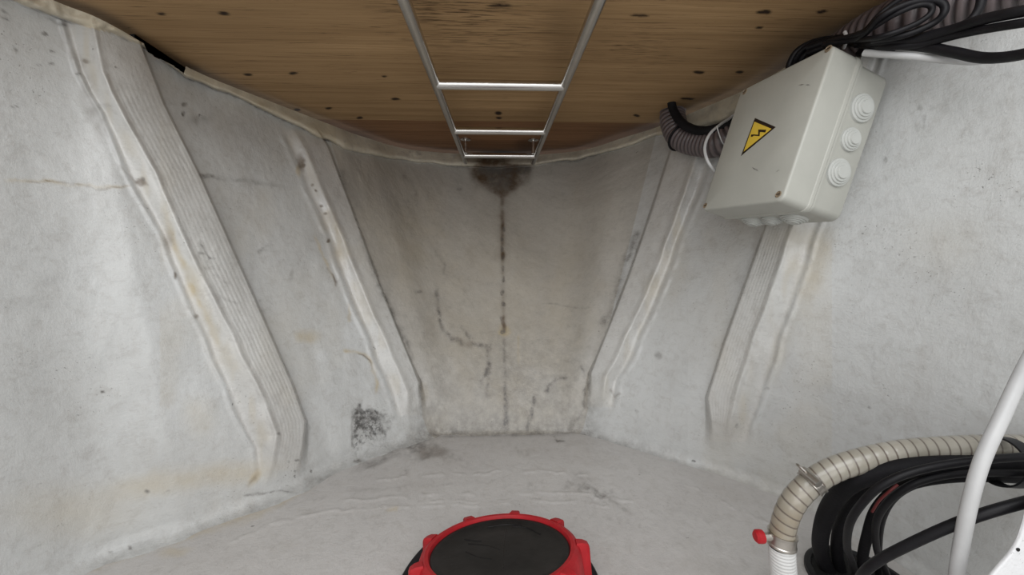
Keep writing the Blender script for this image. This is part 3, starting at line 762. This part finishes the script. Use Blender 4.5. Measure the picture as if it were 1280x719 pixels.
# clear suction hose at lower right
hp = cpath([(977, 676, .475), (980, 655, .473), (990, 630, .47), (1010, 607, .468), (1040, 588, .465), (1080, 575, .46), (1130, 565, .455), (1180, 561, .45), (1230, 559, .447), (1290, 559, .445), (1380, 560, .44)], 160)
hose = empty('suction_hose', hp[0]); tag(hose, 'translucent grey spiral hose curving along lower right wall', 'hose')
ribbed('tube', hp, .0138, .0108, .0003, M_hose, hose, brown=lambda t: .6 * max(0, 1 - t * 5), dark=.90, per=30)
T_, fr_ = frames(hp)
def band(i, r, w, name, mat, parent, lip=.0008):
    return disc_ring(hp[i] - T_[i] * w / 2, T_[i], [(r - .001, 0), (r + lip, 0), (r + lip, w * .15), (r, w * .2), (r, w * .8), (r + lip, w * .85), (r + lip, w), (r - .001, w)], 40).build(name, mat, parent)
i0 = int(np.argmin([abs(project(p[None])[0][0] - 1016) for p in hp]))
cl = band(i0, .0150, .0095, 'hose_clamp', M_steeld, hose); cl['label'] = 'shiny steel worm drive clamp'
up_ = fr_[i0][0]; cands = [math.cos(a) * fr_[i0][0] + math.sin(a) * fr_[i0][1] for a in np.linspace(0, 2 * PI, 72)]
target = ray(1000, 585) * .455; up_ = max(cands, key=lambda c: -np.linalg.norm(hp[i0] + c * .02 - target))
up_ = min(cands, key=lambda c: np.linalg.norm(hp[i0] + c * .02 - target)); sd = np.cross(T_[i0], up_)
hc = hp[i0] + up_ * .0170 - FW * .004
tube_mb(catmull([hc - sd * .011, hc + sd * .011], 5), .0050, 12).build('clamp_screw', M_steeld, cl)
mb = MB(); q = hc + up_ * .002
tube_mb(catmull([q - sd * .012, q - sd * .016 + up_ * .003, q - sd * .012 + up_ * .006, q - sd * .004 + up_ * .004], 12), .0015, 8, mb)
mb.build('clamp_tail', M_steeld, cl)
for k in range(9):                                     # worm slots in the band, facing the camera
    pass
band(2, .0152, .016, 'end_collar', M_steeld, hose)
vc = hp[4]; sdv = -RT
vv = tube_mb(catmull([vc + sdv * .012, vc + sdv * .026], 4), .0050, 14).build('drain_stub', M_steeld, hose)
disc_ring(vc + sdv * .023 + np.array([0, 0, .0]), sdv, [(.0045, 0), (.0075, .001), (.0080, .004), (.0078, .008), (.0055, .0105), (.001, .011)], 18).build('red_cap', M_red, vv)
# white taped pipe below
tp = cpath([(977, 682, .476), (978, 700, .478), (980, 722, .482), (984, 760, .487), (986, 800, .49)], 30)
tp = np.vstack([tp, [tp[-1][0], tp[-1][1], ZF + .002]])
rr = [.0125 + .0008 * math.sin(i * 1.9) + (.0025 * min(1, i / 14)) for i in range(len(tp))]
pipe = empty('taped_pipe', tp[-1]); tag(pipe, 'white tape wrapped pipe below the spiral hose collar', 'pipe')
a_, _, _ = ribbed('tape_wrap', tp, .0145, .0042, .0007, M_tape, pipe, per=8, dark=.99)

# corrugated duct up along the ceiling edge
ducts = cpath([(842, 128, 1.06), (841, 150, 1.05), (850, 170, 1.02), (872, 178, .97), (905, 176, .90), (950, 138, .83), (1020, 88, .715), (1080, 46, .62), (1130, 24, .565), (1190, 3, .525), (1250, -15, .49), (1330, -44, .45), (1420, -76, .42)], 200)
duct = empty('corrugated_duct', ducts[60]); tag(duct, 'brownish corrugated hose running along ceiling edge behind the junction box', 'hose')
ribbed('tube', ducts, .0335, .0125, .0032, M_duct, duct, spiral=True, n=40, dark=.35, per=10)
d2 = cpath([(838, 126, 1.00), (842, 145, 1.0), (856, 163, .965), (880, 170, .92), (915, 160, .86), (960, 130, .78)], 60) + np.array([0, -.0, .012])
tag(tube_mb(d2, .0105, 16).build('black_cable', M_blackm), 'short black sleeved cable hugging the corrugated hose left of the box', 'cable')
# tie round the duct
Td, frd = frames(ducts); k0 = int(np.argmin([abs(project(p[None])[0][0] - 851) + abs(project(p[None])[1][0] - 172) for p in ducts]))
loop = [ducts[k0] + .0355 * (math.cos(a) * frd[k0][0] + math.sin(a) * frd[k0][1]) for a in np.linspace(0, 2 * PI, 40)]
tag(tube_mb(loop, .0032, 8).build('cable_tie', M_black), 'thin black cable tie looped around the corrugated hose bend', 'cable tie')
# thin white wire beside the box
tag(tube_mb(cpath([(930, 128, .86), (917, 144, .84), (900, 156, .82), (887, 168, .80), (881, 184, .79), (884, 200, .78), (893, 213, .78), (905, 222, .80)], 60), .0030, 12).build('white_wire', M_whitec), 'thin white wire looping out from left edge of the box', 'wire')
tag(tube_mb(cpath([(896, 158, .805), (899, 168, .80), (903, 178, .80), (908, 184, .81)], 20), .0011, 8).build('clear_cable_tie', M_clear), 'thin translucent tie tail hanging off the white wire loop', 'cable tie')

# ------------------------------------------------------------------ cables
def cable(name, pts, px, mat, label, group=None, n=70, cat='cable', rnd=14):
    if group and group.startswith('black cables tied') and 'tucked' not in label:
        pts = [(u, v, d - .042 * float(sstep(1040, 1100, u))) for u, v, d in pts]
    r = px / 2 / F * np.mean([p[2] for p in pts])
    o = tube_mb(cpath(pts, n), r, rnd).build(name, mat)
    return tag(o, label, cat, group)
gU = 'black cables tied above the junction box'
cable('black_cable', [(1075, 66, .64), (1105, 57, .60), (1150, 58, .555), (1190, 65, .525), (1225, 72, .50), (1260, 71, .475), (1300, 62, .45), (1360, 40, .43)], 12, M_black, 'thick black cable sagging lowest across the upper right wall', gU)
cable('black_cable', [(1010, 60, .66), (1050, 48, .62), (1090, 52, .59), (1140, 50, .555), (1190, 37, .52), (1230, 24, .49), (1290, 12, .455), (1360, 0, .43)], 11.5, M_black, 'black cable passing upper right just beneath the corrugated hose', gU)
cable('black_cable', [(1010, 66, .66), (1050, 54, .62), (1100, 58, .585), (1150, 55, .55), (1200, 43, .515), (1240, 35, .485), (1290, 27, .455), (1360, 16, .43)], 9, M_black, 'slim black cable between the sagging cable and the upper straight one', gU)
cable('black_cable', [(1070, 56, .60), (1120, 52, .57), (1165, 42, .54), (1205, 30, .51), (1222, 14, .50), (1228, -10, .495), (1230, -60, .49)], 9, M_black, 'black cable turning straight up over the corrugated hose at top right', gU)
cable('black_cable', [(1030, 56, .60), (1075, 46, .575), (1100, 22, .555), (1130, 6, .54), (1160, 0, .53), (1178, 4, .525), (1180, 16, .525), (1165, 30, .535), (1130, 44, .55), (1090, 50, .57)], 8, M_black, 'outer black cable loop curling at the ceiling edge above the box', gU)
cable('black_cable', [(1035, 52, .595), (1080, 40, .57), (1115, 20, .55), (1145, 7, .535), (1163, 7, .53), (1162, 18, .53), (1140, 32, .54), (1100, 46, .56), (1070, 50, .58)], 6.5, M_black, 'inner black cable loop nested inside the outer curl above the box', gU)
cable('black_cable', [(1040, 52, .59), (1078, 40, .575), (1098, 20, .56), (1120, 2, .55), (1150, -14, .54), (1200, -40, .53)], 7, M_black, 'black cable rising steeply from the tie past the ceiling edge', gU)
arcs = [([(988, 96, .70), (986, 82, .69), (996, 64, .68), (1018, 52, .66), (1050, 48, .63), (1080, 54, .61), (1110, 58, .59)], 'outermost arc of the black coil behind top of the box'),
        ([(993, 96, .70), (992, 80, .69), (1004, 62, .67), (1026, 52, .65), (1056, 50, .63), (1090, 58, .60), (1120, 60, .58)], 'second arc of the black coil behind top of the box'),
        ([(1000, 92, .70), (1001, 76, .68), (1014, 62, .665), (1034, 56, .645), (1060, 54, .625), (1085, 62, .605), (1100, 66, .60)], 'third arc of the black coil behind top of the box'),
        ([(1008, 88, .70), (1012, 72, .68), (1026, 62, .66), (1046, 58, .64), (1075, 60, .62), (1110, 60, .59)], 'innermost arc of the black coil behind top of the box')]
for pts, lb in arcs: cable('black_cable', pts, 7, M_black, lb, 'arcs of the black coil behind the box')
cable('black_cable', [(1085, 74, .635), (1105, 78, .625), (1122, 76, .62), (1124, 70, .62), (1110, 66, .62)], 9, M_black, 'short black cable bend tucked behind upper back corner of the box', gU)
cable('white_cable', [(1080, 66, .56), (1100, 67.5, .545), (1140, 70.5, .52), (1180, 74.5, .50), (1215, 76.5, .485), (1240, 74, .48)], 8.5, M_whitec, 'white cable leaving the box top under the black cables', None)
mb = tube_mb(cpath([(1056, 40, .585), (1058, 46, .58), (1057, 53, .58), (1055, 60, .59)], 12), .0024, 8)
tag(mb.build('clear_cable_tie', M_clear), 'pale plastic tie gripping the black coil at box top corner', 'cable tie')

# lower right bundle
gL = 'black cables curving up from the floor hole'
fl = lambda u, v: float(onz(u, v, ZF - .05) @ FW)
cable('black_hose', [(1036, 715, .60), (1026, 690, .575), (1027, 662, .54), (1038, 632, .51), (1062, 606, .470), (1100, 591, .448), (1150, 583, .437), (1210, 581, .432), (1290, 584, .424), (1380, 590, .418)], 20, M_blackm, 'thickest matte black hose, outermost of the lower right bundle', gL)
cable('black_hose', [(1052, 718, .60), (1046, 690, .575), (1050, 660, .545), (1064, 634, .515), (1088, 611, .49), (1130, 596, .472), (1180, 589, .46), (1230, 588, .45), (1290, 590, .44), (1380, 594, .43)], 15, M_blackm, 'matte black hose just inside the thickest one in lower bundle', gL)
cable('black_cable', [(1072, 730, .56), (1066, 705, .52), (1059, 684, .49), (1062, 655, .46), (1078, 629, .44), (1102, 607, .425), (1141, 590, .415), (1202, 578, .405), (1285, 571, .395), (1380, 568, .39)], 9, M_black, 'glossy black cable lying on top of the lower right bundle', gL)
cable('black_cable', [(1112, 728, .55), (1104, 705, .52), (1096, 687, .50), (1095, 655, .475), (1107, 631, .455), (1129, 612, .44), (1157, 600, .43), (1206, 592, .42), (1285, 592, .41), (1380, 592, .40)], 8, M_black, 'glossy black cable forming inner bend of lower right bundle', gL)
cable('black_cable', [(1080, 730, .58), (1078, 700, .545), (1084, 670, .515), (1094, 640, .49), (1114, 617, .47), (1146, 603, .455), (1200, 596, .44), (1285, 597, .43), (1380, 600, .42)], 12, M_blackm, 'matte black cable between the glossy cables of lower bundle', gL)
cable('black_cable', [(1098, 722, .57), (1098, 690, .54), (1101, 655, .505), (1113, 628, .48), (1135, 610, .46), (1170, 600, .45), (1220, 598, .44), (1290, 601, .43), (1380, 606, .42)], 8, M_black, 'lowest black cable at underside of lower right bundle', gL)
cable('black_cable', [(1066, 740, .45), (1080, 716, .42), (1100, 700, .405), (1130, 684, .39), (1180, 661, .37), (1228, 643, .355), (1285, 627, .345), (1360, 610, .335)], 12, M_black, 'black cable slanting separately below the bundle in front of white one', None)
cable('red_wire', [(1090, 640, .455), (1099, 626, .445), (1112, 614, .437), (1122, 606, .436)], 3, M_redd, 'short red wire showing between the black cables', None, cat='wire')
cable('white_cable', [(1330, 380, .40), (1300, 425, .385), (1276, 470, .37), (1252, 522, .36), (1228, 575, .355), (1212, 630, .355), (1202, 680, .36), (1196, 722, .365), (1192, 800, .38), (1190, 880, .40)], 14.5, M_whitec, 'thick white cable hanging in front of the black cables', None)
# black strap round hose and bundle
hk = at(1252, 560, .447); sc = at(1254, 577, .428)
loop = [sc + np.array([0, 0, 1.]) * math.sin(a) * .0235 + np.cross(np.array([.98, -.2, 0]), [0, 0, 1.]) * math.cos(a) * .027 + np.array([.006, 0, 0]) * math.sin(a * 1) for a in np.linspace(0, 2 * PI, 48)]
mb = MB(); ax_ = np.array([.98, -.18, 0]); rings = []
for p in loop[:-1]:
    o_ = (p - sc) / np.linalg.norm(p - sc)
    rings.append([p - ax_ * .006, p + ax_ * .006, p + ax_ * .006 + o_ * .002, p - ax_ * .006 + o_ * .002])
rings.append(rings[0]); mb.loft(rings, False, False)
tag(mb.build('cable_strap', M_flange), 'flat black strap holding hose and black bundle at right edge', 'strap')
# floor pipe collar swallowing the cables
hcn = onz(1076, 730, ZF)
col_ = empty('floor_collar', hcn); tag(col_, 'black round collar in floor where black cables enter', 'pipe collar')
disc_ring(hcn, (0, 0, 1), [(.068, -.003), (.068, .006), (.065, .008), (.060, .008), (.058, .004), (.058, .0012)], 64, cap0=False, cap1=False).build('rim', M_flange, col_)
disc_ring(hcn + [0, 0, .0045], (0, 0, 1), [(.059, 0), (.02, 0.0001)], 48).build('bore', M_void, col_)

# white bracket, bottom right corner
ed = [(1296, 590), (1284, 628), (1279, 650), (1271, 674), (1261, 691), (1248, 706), (1236, 720), (1222, 738), (1212, 770)]
d0 = .33
E0 = catmull([at(u + 4, v + 2, d0) for u, v in ed], 40)
far = [at(1420, 600, d0), at(1420, 780, d0)]
mb = MB(); thk = FW * .012 + RT * .004
n_ = len(E0); outer = catmull([at(1430, 560, d0), at(1430, 680, d0), at(1400, 800, d0)], n_)
Rg = []
for dz, ins in ((0, 0.0015), (.0006, .0004), (.0012, 0), (.0025, 0), (.0035, .001)):
    Rg.append([e + FW * dz + (o_ - e) / np.linalg.norm(o_ - e) * ins for e, o_ in zip(E0, outer)])
v_ = []; f_ = []
strips = [[o_ for o_ in outer]] + Rg + [[o_ + FW * .0035 for o_ in outer]]
for s_ in strips: v_ += list(s_)
for i in range(len(strips) - 1):
    for j in range(n_ - 1): f_.append((i * n_ + j, i * n_ + j + 1, (i + 1) * n_ + j + 1, (i + 1) * n_ + j))
brk = mk('bulkhead_bracket', v_, f_, M_bracket, smooth=True, auto=40, attrs={'stain': np.zeros((len(v_), 4))})
tag(brk, 'white painted plate with curved edge in bottom right corner', 'bracket')
hb = disc_ring(at(1273, 687.5, d0 - .0004), FW, [(.0016, 0), (.0014, .0006)], 14).build('screw_hole', M_void, brk)

# ------------------------------------------------------------------ light
w = bpy.data.worlds.new('world'); S.world = w; w.use_nodes = True
bg = w.node_tree.nodes['Background']; bg.inputs[0].default_value = (.94, .97, 1.0, 1); bg.inputs[1].default_value = .5
def area(name, loc, tgt, sx, sy, power, col):
    l = bpy.data.lights.new(name, 'AREA'); l.shape = 'RECTANGLE'; l.size = sx; l.size_y = sy; l.energy = power; l.color = col
    o = bpy.data.objects.new(name, l); COL.objects.link(o); o.location = loc
    d = Vector(tgt) - Vector(loc); o.rotation_euler = d.to_track_quat('-Z', 'Y').to_euler(); return o
area('hatch_daylight', (0, -.15, .62), (0, .75, -.25), 1.1, .6, 7.6, (.98, .99, 1.0))
area('hatch_daylight_low', (0, -.55, .05), (0, 1, .0), 1.3, .7, 5.2, (1, .985, .96))
S.view_settings.view_transform = 'Standard'; S.view_settings.look = 'None'
S.view_settings.exposure = 0; S.view_settings.gamma = 1
